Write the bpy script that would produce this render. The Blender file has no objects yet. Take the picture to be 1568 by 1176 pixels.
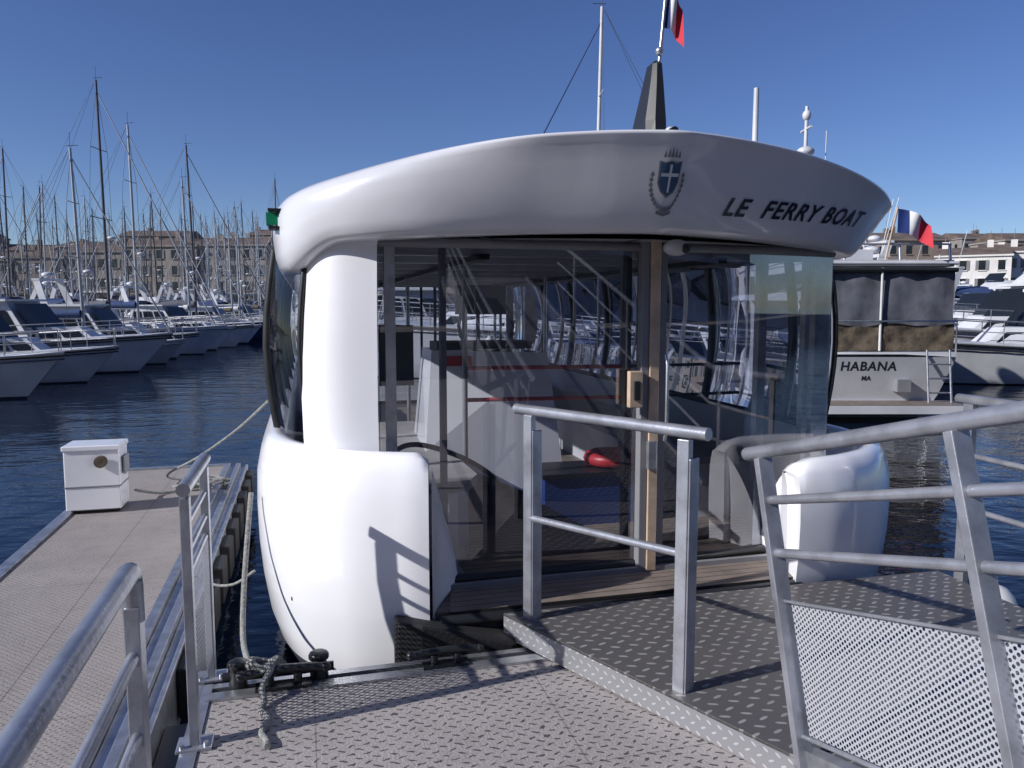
import bpy, math, random
from mathutils import Vector, Matrix
random.seed(7)
R=math.radians
YAW=R(15)
WATER=-0.45
scene=bpy.context.scene

# ------------------------------------------------------------ node helpers
def newmat(name):
    m=bpy.data.materials.new(name); m.use_nodes=True
    nt=m.node_tree; b=nt.nodes['Principled BSDF']
    return m,nt,b
def M(nt,op,a,b=None,c=None):
    n=nt.nodes.new('ShaderNodeMath'); n.operation=op
    for i,v in enumerate((a,b,c)):
        if v is None: continue
        if isinstance(v,(int,float)): n.inputs[i].default_value=v
        else: nt.links.new(v,n.inputs[i])
    return n.outputs[0]
def mixc(nt,fac,a,b):
    n=nt.nodes.new('ShaderNodeMix'); n.data_type='RGBA'
    for k,v in ((0,fac),(6,a),(7,b)):
        if isinstance(v,(int,float)): n.inputs[k].default_value=v
        elif isinstance(v,tuple): n.inputs[k].default_value=(v[0],v[1],v[2],1)
        else: nt.links.new(v,n.inputs[k])
    return n.outputs[2]
def ocoord(nt,kind='Object'):
    return nt.nodes.new('ShaderNodeTexCoord').outputs[kind]
def noise(nt,co,scale,detail=4,rough=.55):
    n=nt.nodes.new('ShaderNodeTexNoise'); n.inputs['Scale'].default_value=scale
    n.inputs['Detail'].default_value=detail; n.inputs['Roughness'].default_value=rough
    nt.links.new(co,n.inputs['Vector']); return n.outputs[0]
def ramp(nt,v,a,b):
    n=nt.nodes.new('ShaderNodeMapRange'); n.inputs[1].default_value=a; n.inputs[2].default_value=b
    nt.links.new(v,n.inputs[0]); return n.outputs[0]
def bump(nt,b,h,strength,dist):
    n=nt.nodes.new('ShaderNodeBump'); n.inputs['Strength'].default_value=strength; n.inputs['Distance'].default_value=dist
    nt.links.new(h,n.inputs['Height']); nt.links.new(n.outputs[0],b.inputs['Normal'])
def sep(nt,co):
    n=nt.nodes.new('ShaderNodeSeparateXYZ'); nt.links.new(co,n.inputs[0]); return n.outputs
def mat(name,col,rough=.5,metal=0,var=.12,scale=3,bmp=0,bscale=40,dirt=None,coat=0):
    m,nt,b=newmat(name)
    co=ocoord(nt)
    nz=noise(nt,co,scale)
    d=dirt if dirt else tuple(c*(1-var*2) for c in col)
    f=ramp(nt,nz,.4,.75)
    nt.links.new(mixc(nt,f,col,d),b.inputs['Base Color'])
    b.inputs['Roughness'].default_value=rough; b.inputs['Metallic'].default_value=metal
    if coat: b.inputs['Coat Weight'].default_value=coat; b.inputs['Coat Roughness'].default_value=.08
    if bmp: bump(nt,b,noise(nt,co,bscale,3),bmp,.01)
    return m
def stagger(nt,x,y,px,py,rx,ry,alt=False):
    X=M(nt,'DIVIDE',x,px); Y=M(nt,'DIVIDE',y,py)
    row=M(nt,'FLOOR',Y); par=M(nt,'FLOORED_MODULO',row,2.0)
    X=M(nt,'ADD',X,M(nt,'MULTIPLY',par,.5))
    fx=M(nt,'SUBTRACT',M(nt,'FRACT',X),.5); fy=M(nt,'SUBTRACT',M(nt,'FRACT',Y),.5)
    if alt:
        sgn=M(nt,'SUBTRACT',M(nt,'MULTIPLY',par,2.0),1.0)
        a=M(nt,'ADD',fx,M(nt,'MULTIPLY',fy,sgn)); b_=M(nt,'SUBTRACT',fy,M(nt,'MULTIPLY',fx,sgn))
        fx,fy=a,b_
    r=M(nt,'ADD',M(nt,'POWER',M(nt,'ABSOLUTE',M(nt,'DIVIDE',fx,rx)),2.0),M(nt,'POWER',M(nt,'ABSOLUTE',M(nt,'DIVIDE',fy,ry)),2.0))
    return M(nt,'LESS_THAN',r,1.0)

# ------------------------------------------------------------ materials
white=mat('white_gelcoat',(.9,.9,.94),.2,0,.03,1.5,coat=.6,bmp=.06,bscale=3)
roofw=mat('roof_white',(.74,.74,.79),.24,0,.08,1.2,coat=.6,bmp=.2,bscale=1.8)
offw=mat('boat_white',(.62,.63,.66),.35,0,.14,1)
cream=mat('boat_cream',(.45,.44,.43),.4,0,.1,1)
navy=mat('boat_navy',(.02,.035,.09),.25,0,.1,1)
greyhull=mat('boat_grey',(.2,.22,.25),.35,0,.1,1)
dark=mat('dark_trim',(.02,.021,.024),.4,0,.1,4)
rubber=mat('black_rubber',(.018,.018,.02),.75,0,.1,8,bmp=.3,bscale=60)
antif=mat('antifouling',(.03,.035,.05),.7,0,.2,3)
alu=mat('aluminium',(.5,.51,.54),.38,.8,.2,12,bmp=.08,bscale=90)
steel=mat('painted_steel',(.43,.44,.49),.32,.6,.22,9,bmp=.1,bscale=70)
mastm=mat('mast_alloy',(.36,.37,.4),.4,.5,.1,2)
darkmast=mat('mast_dark',(.08,.08,.09),.4,.3,.1,2)
wood=mat('varnished_wood',(.6,.45,.33),.35,0,.2,9,coat=.3)
canvasg=mat('canvas_grey',(.13,.135,.165),.85,0,.25,3,bmp=.6,bscale=6)
canvasb=mat('canvas_blue',(.03,.06,.16),.85,0,.2,3,bmp=.4,bscale=8)
canvasw=mat('canvas_white',(.6,.6,.6),.85,0,.1,3)
brownc=mat('canvas_brown',(.13,.1,.07),.9,0,.4,7,bmp=.8,bscale=14)
red=mat('red_paint',(.45,.03,.04),.4,0,.1,4)
blue=mat('blue_paint',(.02,.05,.2),.4,0,.1,4)
flagb=mat('flag_blue',(.01,.03,.16),.8,0,.1,4)
flagw=mat('flag_white',(.75,.75,.75),.8,0,.05,4)
flagr=mat('flag_red',(.55,.03,.05),.8,0,.1,4)
greyp=mat('grey_plastic',(.22,.22,.24),.5,0,.1,4)
seatm=mat('seat_grey',(.36,.34,.34),.6,0,.15,4)
green=mat('green_lens',(.02,.3,.15),.2)
rope=mat('rope_white',(.42,.42,.4),.9,0,.35,60,bmp=1,bscale=220)
textm=mat('dark_lettering',(.03,.03,.04),.35)
letm=mat('metal_lettering',(.11,.11,.13),.25,.85)
badgeg=mat('badge_grey',(.2,.21,.24),.5)
badgeb=mat('badge_blue',(.04,.1,.2),.5)
ceilm=mat('ceiling_panel',(.36,.36,.38),.3,0,.1,2)
winm=mat('window_dark',(.015,.018,.022),.12,0,.1,1)
tile=mat('roof_tile',(.15,.11,.09),.85,0,.3,.6,bmp=.5,bscale=3)
stone=mat('quay_stone',(.3,.28,.25),.85,0,.2,.6,bmp=.5,bscale=3)
shut=mat('shutter',(.2,.2,.2),.7)

def glassmat(name,tint,refl,rough=.01,gain=1.0):
    m=bpy.data.materials.new(name); m.use_nodes=True; nt=m.node_tree
    nt.nodes.clear()
    o=nt.nodes.new('ShaderNodeOutputMaterial'); t=nt.nodes.new('ShaderNodeBsdfTransparent'); t.inputs[0].default_value=(*tint,1)
    g=nt.nodes.new('ShaderNodeBsdfGlossy'); g.inputs['Roughness'].default_value=rough; g.inputs[0].default_value=(.95,.95,1,1)
    fr=nt.nodes.new('ShaderNodeFresnel'); fr.inputs[0].default_value=1.5
    s=noise(nt,ocoord(nt),1.3,5)
    f=M(nt,'MULTIPLY_ADD',fr.outputs[0],gain,M(nt,'MULTIPLY',ramp(nt,s,.3,.8),refl))
    f=M(nt,'MINIMUM',f,1.0)
    mx=nt.nodes.new('ShaderNodeMixShader'); nt.links.new(f,mx.inputs[0]); nt.links.new(t.outputs[0],mx.inputs[1]); nt.links.new(g.outputs[0],mx.inputs[2])
    nt.links.new(mx.outputs[0],o.inputs[0]); return m
glass=glassmat('cabin_glass',(.84,.86,.91),.18,.004,2.2)
sglass=glassmat('side_glass',(.78,.81,.85),.08,.01,1.4)
dglass=glassmat('tinted_glass',(.86,.88,.9),.03,.01,.6)

def deckmat(name,col,dk,p,rx,ry,seam=.9,stain=.45,ms=.9):
    m,nt,b=newmat(name); co=ocoord(nt); x,y,z=sep(nt,co)
    wn=nt.nodes.new('ShaderNodeTexNoise'); wn.inputs['Scale'].default_value=30; nt.links.new(co,wn.inputs['Vector'])
    wb=M(nt,'MULTIPLY',M(nt,'SUBTRACT',wn.outputs[0],.5),p*.5)
    msk=stagger(nt,M(nt,'ADD',x,wb),M(nt,'SUBTRACT',y,wb),p,p*.5,rx,ry,True)
    sx=M(nt,'GREATER_THAN',M(nt,'ABSOLUTE',M(nt,'SUBTRACT',M(nt,'FRACT',M(nt,'DIVIDE',x,seam)),.5)),.4968)
    sy=M(nt,'GREATER_THAN',M(nt,'ABSOLUTE',M(nt,'SUBTRACT',M(nt,'FRACT',M(nt,'DIVIDE',y,seam*1.3)),.5)),.4977)
    st=M(nt,'MAXIMUM',sx,sy)
    n1=ramp(nt,noise(nt,co,1.7,6,.65),.35,.75); n2=ramp(nt,noise(nt,co,90,3),.3,.8)
    n3=ramp(nt,noise(nt,co,9,5,.7),.5,.8)
    c=mixc(nt,M(nt,'MULTIPLY',n1,stain),col,tuple(k*.5 for k in col))
    c=mixc(nt,M(nt,'MULTIPLY',n3,.45),c,tuple(k*.4 for k in col))
    c=mixc(nt,M(nt,'MULTIPLY',n2,.5),c,tuple(k*.45 for k in col))
    c=mixc(nt,M(nt,'MULTIPLY',msk,ms),c,dk)
    c=mixc(nt,M(nt,'MULTIPLY',st,.4),c,(.03,.03,.03))
    nt.links.new(c,b.inputs['Base Color']); b.inputs['Roughness'].default_value=.75
    h=M(nt,'SUBTRACT',M(nt,'MULTIPLY',n2,.3),msk); bump(nt,b,h,.9,.006)
    return m
deckm=deckmat('deck_grating',(.41,.375,.365),(.045,.04,.045),.058,.46,.17)
fingm=deckmat('finger_decking',(.36,.325,.31),(.09,.08,.085),.032,.40,.17,1.2,.5)
def treadmat():
    m,nt,b=newmat('treadplate'); co=ocoord(nt); x,y,z=sep(nt,co)
    msk=stagger(nt,x,y,.085,.0425,.42,.19,True)
    n1=ramp(nt,noise(nt,co,3,6,.6),.35,.7)
    c=mixc(nt,msk,(.12,.115,.115),(.4,.385,.38)); c=mixc(nt,M(nt,'MULTIPLY',n1,.5),c,(.15,.135,.13))
    nt.links.new(c,b.inputs['Base Color']); b.inputs['Metallic'].default_value=.25; b.inputs['Roughness'].default_value=.48
    bump(nt,b,msk,.8,.004); return m
tread=treadmat()
def sidetread():
    m,nt,b=newmat('treadplate_edge'); co=ocoord(nt); x,y,z=sep(nt,co)
    msk=stagger(nt,M(nt,'SUBTRACT',x,y),z,.06,.03,.42,.17,True)
    nt.links.new(mixc(nt,msk,(.35,.35,.37),(.62,.62,.64)),b.inputs['Base Color']); b.inputs['Metallic'].default_value=.5; b.inputs['Roughness'].default_value=.4
    bump(nt,b,msk,.8,.004); return m
tedge=sidetread()
def perfmat(name,p,r):
    m,nt,b=newmat(name); co=ocoord(nt); x,y,z=sep(nt,co)
    msk=stagger(nt,y,z,p,p*.53,r,r*1.85)
    b.inputs['Base Color'].default_value=(.5,.51,.56,1); b.inputs['Metallic'].default_value=.3; b.inputs['Roughness'].default_value=.45
    nt.links.new(M(nt,'SUBTRACT',1.0,msk),b.inputs['Alpha']); return m
perf=perfmat('perforated_sheet',.020,.25)
perf2=perfmat('perforated_infill',.022,.28)
def teakmat():
    m,nt,b=newmat('deck_planks'); co=ocoord(nt); x,y,z=sep(nt,co)
    l=M(nt,'LESS_THAN',M(nt,'FRACT',M(nt,'DIVIDE',y,.06)),.1)
    n=noise(nt,co,6,6)
    c=mixc(nt,ramp(nt,n,.3,.7),(.24,.19,.16),(.14,.115,.1)); c=mixc(nt,l,c,(.02,.02,.02))
    nt.links.new(c,b.inputs['Base Color']); b.inputs['Roughness'].default_value=.6; bump(nt,b,M(nt,'SUBTRACT',1.0,l),.5,.003); return m
teak=teakmat()
def watermat():
    m,nt,b=newmat('harbour_water'); co=ocoord(nt)
    b.inputs['Base Color'].default_value=(.003,.009,.022,1); b.inputs['Roughness'].default_value=.02; b.inputs['IOR'].default_value=1.33
    mp=nt.nodes.new('ShaderNodeMapping'); mp.inputs['Scale'].default_value=(1,1.5,1); nt.links.new(co,mp.inputs[0])
    a=noise(nt,mp.outputs[0],.8,3); c=noise(nt,mp.outputs[0],4.0,3)
    h=M(nt,'ADD',a,M(nt,'MULTIPLY',c,.24)); bump(nt,b,h,.3,.13); return m
water=watermat()

# ------------------------------------------------------------ mesh builder
class MB:
    def __init__(s): s.v=[];s.f=[];s.m=[];s.s=[];s.mats=[]
    def mi(s,m):
        if m not in s.mats: s.mats.append(m)
        return s.mats.index(m)
    def add(s,vs,fs,m,sm=False):
        o=len(s.v); s.v+= [tuple(p) for p in vs]; k=s.mi(m)
        for f in fs: s.f.append(tuple(i+o for i in f)); s.m.append(k); s.s.append(sm)
    def bb(s,x0,x1,y0,y1,z0,z1,m):
        vs=[(x,y,z) for z in (z0,z1) for y in (y0,y1) for x in (x0,x1)]
        s.add(vs,[(0,2,3,1),(4,5,7,6),(0,1,5,4),(2,6,7,3),(0,4,6,2),(1,3,7,5)],m)
    def obox(s,p,q,w,h,m,up=(0,0,1)):
        p=Vector(p);q=Vector(q);d=(q-p).normalized();up=Vector(up)
        if abs(d.dot(up))>.95: up=Vector((1,0,0))
        a=d.cross(up).normalized()*w/2; b=a.cross(d).normalized()*h/2
        vs=[c+i*a+j*b for c in (p,q) for i,j in ((-1,-1),(1,-1),(1,1),(-1,1))]
        s.add(vs,[(0,1,2,3),(7,6,5,4),(0,4,5,1),(1,5,6,2),(2,6,7,3),(3,7,4,0)],m)
    def tube(s,pts,r,m,n=8,r2=None):
        pts=[Vector(p) for p in pts]; rows=[]
        ref=Vector((0,0,1))
        for i,p in enumerate(pts):
            d=(pts[min(i+1,len(pts)-1)]-pts[max(i-1,0)]).normalized()
            u=ref if abs(d.dot(ref))<.9 else Vector((1,0,0))
            a=d.cross(u).normalized(); b=a.cross(d).normalized()
            rr=r if r2 is None else r+(r2-r)*i/(len(pts)-1)
            rows.append([p+(a*math.cos(2*math.pi*k/n)+b*math.sin(2*math.pi*k/n))*rr for k in range(n)])
        vs=[p for row in rows for p in row]; fs=[]
        for i in range(len(rows)-1):
            for k in range(n): fs.append((i*n+k,i*n+(k+1)%n,(i+1)*n+(k+1)%n,(i+1)*n+k))
        s.add(vs,fs,m,True)
        s.add(rows[0],[tuple(range(n))],m); s.add(rows[-1],[tuple(reversed(range(n)))],m)
    def loft(s,rows,m,sm=True,closed=False,skip=None,mfun=None):
        n=len(rows[0]); o=len(s.v)
        for r in rows: s.v+=[tuple(p) for p in r]
        for i in range(len(rows)-1):
            for k in range(n if closed else n-1):
                if skip and skip(i,k): continue
                s.f.append((o+i*n+k,o+i*n+(k+1)%n,o+(i+1)*n+(k+1)%n,o+(i+1)*n+k))
                s.m.append(s.mi(mfun(i,k) if mfun else m)); s.s.append(sm)
    def ball(s,c,r,m,sq=(1,1,1),n=12):
        rows=[[ (c[0]+r*sq[0]*math.sin(t)*math.cos(a),c[1]+r*sq[1]*math.sin(t)*math.sin(a),c[2]+r*sq[2]*math.cos(t)) for a in [2*math.pi*k/n for k in range(n)]] for t in [math.pi*max(.01,min(.99,i/8)) for i in range(9)]]
        s.loft(rows,m,True,True)
    def prism(s,poly,z0,z1,m):
        n=len(poly)
        f0=z0 if callable(z0) else (lambda x,y:z0); f1=z1 if callable(z1) else (lambda x,y:z1)
        vs=[(x,y,f0(x,y)) for x,y in poly]+[(x,y,f1(x,y)) for x,y in poly]
        s.add(vs,[tuple(reversed(range(n))),tuple(range(n,2*n))]+[(i,(i+1)%n,n+(i+1)%n,n+i) for i in range(n)],m)
    def mesh(s,name):
        me=bpy.data.meshes.new(name); me.from_pydata(s.v,[],s.f)
        for m in s.mats: me.materials.append(m)
        me.polygons.foreach_set('material_index',s.m); me.polygons.foreach_set('use_smooth',s.s); me.update(); return me
    def obj(s,name,parent=None,rz=0,loc=(0,0,0),bevel=0):
        o=bpy.data.objects.new(name,s.mesh(name)); scene.collection.objects.link(o)
        if parent: o.parent=parent
        o.rotation_euler=(0,0,rz); o.location=loc
        if bevel:
            b=o.modifiers.new('bevel','BEVEL'); b.width=bevel; b.segments=2; b.limit_method='ANGLE'; b.angle_limit=R(40)
        return o
def empty(name,rz=0,loc=(0,0,0)):
    o=bpy.data.objects.new(name,None); scene.collection.objects.link(o); o.rotation_euler=(0,0,rz); o.location=loc; o.empty_display_size=.2; return o
def catmull(P,n,first=None,last=None):
    Q=[first or P[0]]+list(P)+[last or P[-1]]; out=[]
    for i in range(1,len(Q)-2):
        for k in range(n):
            t=k/n; p0,p1,p2,p3=Q[i-1],Q[i],Q[i+1],Q[i+2]
            out.append(tuple(.5*(2*b+(-a+c)*t+(2*a-5*b+4*c-d)*t*t+(-a+3*b-3*c+d)*t**3) for a,b,c,d in zip(p0,p1,p2,p3)))
    out.append(tuple(P[-1])); return out
def sstep(a,b_,x):
    t=max(0,min(1,(x-a)/(b_-a))); return t*t*(3-2*t)
def textmesh(s,size,shear=0,space=1.0,bold=0):
    c=bpy.data.curves.new('t','FONT'); c.body=s; c.size=size; c.shear=shear; c.space_character=space; c.offset=bold
    c.align_x='LEFT'; c.resolution_u=3
    o=bpy.data.objects.new('t',c); scene.collection.objects.link(o); bpy.context.view_layer.update()
    me=bpy.data.meshes.new_from_object(o.evaluated_get(bpy.context.evaluated_depsgraph_get()))
    vs=[tuple(v.co) for v in me.vertices]; fs=[tuple(p.vertices) for p in me.polygons]
    bpy.data.objects.remove(o); bpy.data.meshes.remove(me); return vs,fs

# ------------------------------------------------------------ camera, light, world
cam=bpy.data.cameras.new('camera'); co=bpy.data.objects.new('camera',cam); scene.collection.objects.link(co)
co.location=(0,0,1.55); co.rotation_euler=(R(90-5.7),0,0); cam.sensor_width=36; cam.lens=27.09; cam.clip_end=6000; cam.clip_start=.05
scene.camera=co
EL=R(30)
k_=.16
hs=Vector((-math.cos(YAW)+k_*math.sin(YAW),-math.sin(YAW)-k_*math.cos(YAW),0)).normalized()
ts=Vector((hs.x*math.cos(EL),hs.y*math.cos(EL),math.sin(EL)))
sl=bpy.data.lights.new('sun','SUN'); sl.energy=5.0; sl.angle=R(.5); sl.color=(1,.98,.955)
so=bpy.data.objects.new('sun',sl); scene.collection.objects.link(so); so.rotation_euler=ts.to_track_quat('Z','Y').to_euler()
w=bpy.data.worlds.new('World'); scene.world=w; w.use_nodes=True; nt=w.node_tree
bg=nt.nodes['Background']; sk=nt.nodes.new('ShaderNodeTexSky'); sk.sky_type='NISHITA'; sk.sun_disc=False
sk.sun_elevation=EL; sk.sun_rotation=math.atan2(hs.x,hs.y)%(2*math.pi); sk.air_density=.85; sk.dust_density=.3; sk.ozone_density=4.5; sk.altitude=50
hsn=nt.nodes.new('ShaderNodeHueSaturation'); hsn.inputs['Saturation'].default_value=1.1; hsn.inputs['Hue'].default_value=.516
nt.links.new(sk.outputs[0],hsn.inputs['Color']); nt.links.new(hsn.outputs[0],bg.inputs[0]); bg.inputs[1].default_value=.1
scene.view_settings.view_transform='Standard'; scene.view_settings.look='None'; scene.view_settings.exposure=0

# ------------------------------------------------------------ water, quay, hill
b=MB(); S=4000; b.add([(-S,-S,WATER),(S,-S,WATER),(S,S,WATER),(-S,S,WATER)],[(0,1,2,3)],water); b.obj('water')
b=MB(); b.bb(-700,700,150,1200,-3,.9,stone); b.bb(-700,700,149.6,150.4,.9,1.05,stone); b.obj('quay')
hillm=mat('hill_scrub',(.12,.12,.1),.95,0,.35,.05,dirt=(.07,.09,.06))
b=MB(); rows=[]
rnd=[random.random() for _ in range(200)]
for j in range(12):
    row=[]
    for i in range(90):
        x=-900+i*20; y=330+j*35
        h=26*math.exp(-((x+260)/230)**2)+20*math.exp(-((x-300)/200)**2)+8
        h*=math.sin(math.pi*min(1,(j+.3)/11)); h+=3*rnd[(i*7+j*3)%200]*(j>0)
        row.append((x,y,h+.9-2*(j==0)))
    rows.append(row)
b.loft(rows,hillm); b.obj('hill')

# ------------------------------------------------------------ buildings
def building(x,y,w_,d,h,rz,col,name='harbour_building',roof=True):
    b=MB(); wall=mat('plaster',col,.85,0,.12,.3,bmp=.3,bscale=2)
    b.bb(-w_/2,w_/2,0,d,0,h,wall)
    fl=max(2,int(h/3.1)); nw=max(2,int(w_/2.7)); fh=h/fl
    for f in range(fl):
        for k in range(nw):
            cx=-w_/2+(k+.5)*w_/nw; z0=f*fh+(.6 if f else .05); 
            ww=.55 if f else 1.0; hh=1.75 if f else 2.5
            b.bb(cx-ww,cx+ww,-.06,.05,z0+.2,z0+.2+hh,winm)
            if f:
                b.bb(cx-ww-.12,cx+ww+.12,-.12,0,z0+.2+hh,z0+.38+hh,wall)
                b.bb(cx-ww-.15,cx+ww+.15,-.2,0,z0+.05,z0+.2,wall)
                if random.random()<.7:
                    b.bb(cx-ww-.5,cx-ww,-.1,0,z0+.2,z0+.2+hh,shut); b.bb(cx+ww,cx+ww+.5,-.1,0,z0+.2,z0+.2+hh,shut)
    for s_ in (-1,1):
        for f in range(1,fl):
            for k in range(3):
                cy=(k+.5)*d/3; z0=f*fh+.8
                b.bb(s_*w_/2-.05,s_*w_/2+.05,cy-.5,cy+.5,z0,z0+1.7,winm)
    b.bb(-w_/2-.25,w_/2+.25,-.35,d+.3,h,h+.3,wall)
    b.bb(-w_/2,w_/2,-1.6,0,fh*.92,fh,random.choice([canvasb,canvasw,brownc,canvasg]))
    if roof:
        b.add([(-w_/2-.2,-.3,h+.3),(w_/2+.2,-.3,h+.3),(w_/2+.2,d+.2,h+.3),(-w_/2-.2,d+.2,h+.3),(-w_/2-.2,d/2,h+2.1),(w_/2+.2,d/2,h+2.1)],[(0,1,5,4),(2,3,4,5),(0,4,3),(1,2,5)],tile)
    for k in range(random.randint(1,3)):
        cx=random.uniform(-w_/2+.6,w_/2-.6); cy=d*random.uniform(.3,.6)
        b.bb(cx-.5,cx+.5,cy-.4,cy+.4,h+.3,h+random.uniform(2.3,3.6),wall)
        b.tube([(cx,cy,h+2),(cx,cy,h+random.uniform(4,5.5))],.05,shut,5)
    return b.obj(name,None,rz,(x,y,.9))
x=-190
pal=[(.22,.18,.155),(.28,.245,.22),(.2,.17,.155),(.3,.27,.25),(.24,.195,.165),(.24,.22,.205)]
while x<150:
    w_=random.uniform(10,16); h=random.uniform(9.5,14.5)
    building(x+w_/2,158+random.uniform(0,1.5),w_,12,h,0,random.choice(pal)); x+=w_+random.choice([0,0,0,.3])
x=-200
while x<190:
    w_=random.uniform(12,20); h=random.uniform(13,20)
    building(x+w_/2,205+random.uniform(0,8),w_,14,h,random.uniform(-.1,.1),random.choice(pal)); x+=w_+random.uniform(0,5)
for (x,y,w_,h,rz) in [(84,142,12,9.8,-.5),(95,146,11,10.8,-.4),(103,143,10,12.5,-.6),(116,150,14,13.5,-.6),(132,150,18,14,-.5)]:
    building(x,y,w_,14,h,rz,(.72,.69,.66))
b=MB(); b.bb(-60,60,-60,-9,-3,1.0,stone); b.obj('quay.001')  # unseen quay block behind the camera, added for the glass reflections
for x in range(-42,50,14): building(x,-24,13.6,10,random.uniform(12,16),math.pi,random.choice(pal))  # unseen building row, added so the ferry glass reflects darker

# ------------------------------------------------------------ boats
def hull(b,L,B,fb,m,deck,rake=.09,n=14,ff=.42,under=antif):
    rows=[];dk=[]
    for i in range(n+1):
        u=i/n; hb=B/2*(1-max(0,(u-ff)/(1-ff))**2.1)*(.88+.12*min(1,u/.35)); hb=max(hb,.015)
        sh=fb*(.92+.35*u*u)
        def P(y,z): return (L*(u-.5)+rake*L*u*u*u*(z/fb)-(0.03*L*(1-u)**8*(z/fb)),y,z)
        rows.append([P(-hb,sh),P(-hb*.99,sh-.08),P(-hb*.9,fb*.35),P(-hb*.8,.06),P(-hb*.5,-.3),P(0,-.45),P(hb*.5,-.3),P(hb*.8,.06),P(hb*.9,fb*.35),P(hb*.99,sh-.08),P(hb,sh)])
        dk.append([P(-hb,sh),P(-hb*.5,sh+.05),P(hb*.5,sh+.05),P(hb,sh)])
    b.loft(rows,m,True,mfun=lambda i,k: under if k in(3,4,5,6) else m)
    b.loft(dk,deck,False); b.add(rows[0],[tuple(range(11))],m)
    def side(u,yf=1):
        hb=B/2*(1-max(0,(u-ff)/(1-ff))**2.1)*(.88+.12*min(1,u/.35)); sh=fb*(.92+.35*u*u); return (L*(u-.5)+rake*L*u**3*sh/fb,hb*yf,sh)
    for s_ in (-1,1):
        pts=[]
        for k in range(9):
            u=.12+.87*k/8; x_,y_,z_=side(u,.93*s_); pts.append((x_,y_,z_+.6))
            b.tube([(x_,y_,z_),(x_,y_,z_+.6)],.014,alu,4)
        b.tube(pts,.016,alu,4); b.tube([(p[0],p[1],p[2]-.3) for p in pts],.01,alu,4)
        p2=[side(u,1.0*s_) for u in [i/12 for i in range(13)]]; b.tube([(p[0],p[1]*1.005,p[2]-.16) for p in p2],.02,random.choice([navy,dark,alu]),4)
        for k in range(3):
            u=.25+.2*k; x_,y_,z_=side(u,s_); b.ball((x_,y_*1.06,z_-.45),.13,random.choice([offw,navy,canvasw]),(1,1,2.2),8)
    return side
def trunk(b,x0,x1,w0,w1,z0,z1,m,slope=.5,win=True):
    vs=[(x0,-w0,z0),(x1,-w1,z0),(x1,w1,z0),(x0,w0,z0),(x0+.1,-w0*.88,z1),(x1-slope,-w1*.85,z1),(x1-slope,w1*.85,z1),(x0+.1,w0*.88,z1)]
    b.add(vs,[(4,5,6,7),(0,1,5,4),(1,2,6,5),(2,3,7,6),(3,0,4,7)],m)
    if win:
        for s_ in (-1,1):
            def Q(t,h):
                a=Vector((x0,s_*w0,z0)).lerp(Vector((x1,s_*w1,z0)),t); c=Vector((x0+.1,s_*w0*.88,z1)).lerp(Vector((x1-slope,s_*w1*.85,z1)),t)
                p=a.lerp(c,h); p.y+=s_*.02; return p
            for t0,t1 in ((.08,.3),(.35,.6),(.65,.92)):
                b.add([Q(t0,.3),Q(t1,.3),Q(t1,.78),Q(t0,.78)],[(0,1,2,3)],winm)
def sailboat(L,B,fb,H,hm,cover,mm):
    b=MB(); side=hull(b,L,B,fb,hm,offw)
    trunk(b,-L*.18,L*.24,B*.28,B*.16,fb,fb+.5,offw,.6)
    b.bb(-L*.44,-L*.2,-B*.3,B*.3,fb*.95,fb+.22,offw); b.bb(-L*.43,-L*.21,-B*.17,B*.17,fb+.22,fb+.25,teak)
    mx=L*.08; b.tube([(mx,0,fb+.3),(mx-.1,0,H*.6),(mx-.2,0,H)],.085,mm,8,.06)
    bz=fb+1.25; b.tube([(mx,0,bz),(mx-L*.38,0,bz-.02)],.06,mm,6); 
    b.tube([(mx-.1,0,bz+.22),(mx-L*.2,0,bz+.16),(mx-L*.37,0,bz+.08)],.19,cover,8,.09)
    bow=(L*.5+.06*L,0,fb*1.25)
    b.tube([bow,(mx-.18,0,H*.96)],.045,cover if random.random()<.5 else mastm,6,.025)
    for s_ in (-1,1):
        b.tube([(mx-.1,0,H*.5),(mx-.25,s_*B*.26,H*.5+.05)],.025,mm,4); b.tube([(mx-.1,0,H*.75),(mx-.2,s_*B*.2,H*.75+.05)],.022,mm,4)
        b.tube([(mx-.2,s_*B*.45,fb),(mx-.25,s_*B*.26,H*.5+.05),(mx-.2,s_*B*.2,H*.75),(mx-.2,0,H*.97)],.011,darkmast,4)
        b.tube([(-L*.47,s_*B*.3,fb),(mx-.3,0,H*.99)],.009,darkmast,4)
        b.tube([(-L*.5,s_*B*.3,fb),(-L*.5,s_*B*.3,fb+.8),(-L*.44,s_*B*.36,fb+.8)],.018,alu,4)
    b.tube([(-L*.5,-B*.3,fb+.8),(-L*.5,B*.3,fb+.8)],.018,alu,4)
    rows=[[(-L*.19+k*.38,B*.27*math.cos(a),fb+.35+.85*math.sin(a)*(1-.45*(k==2)) ) for a in [math.pi*i/8 for i in range(9)]] for k in range(3)]
    b.loft(rows,cover)
    b.tube([(-L*.36,0,fb+.2),(-L*.36,0,fb+.9)],.07,offw,6); b.tube([(-L*.35,.45*math.cos(a),fb+.85+.45*math.sin(a)) for a in [2*math.pi*i/14 for i in range(15)]],.02,alu,4)
    b.tube([(mx-.2,0,H),(mx-.2,0,H+.7)],.012,darkmast,4); b.tube([(mx-.35,0,H+.1),(mx+.15,0,H+.12)],.015,darkmast,4)
    b.tube([(mx+.12,0,H*.42),(mx+.4,0,H*.42)],.03,mm,4); b.ball((mx+.3,0,H*.42+.15),.22,offw,(1,1,.45),8)
    return b.mesh('sailing_yacht')
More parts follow.
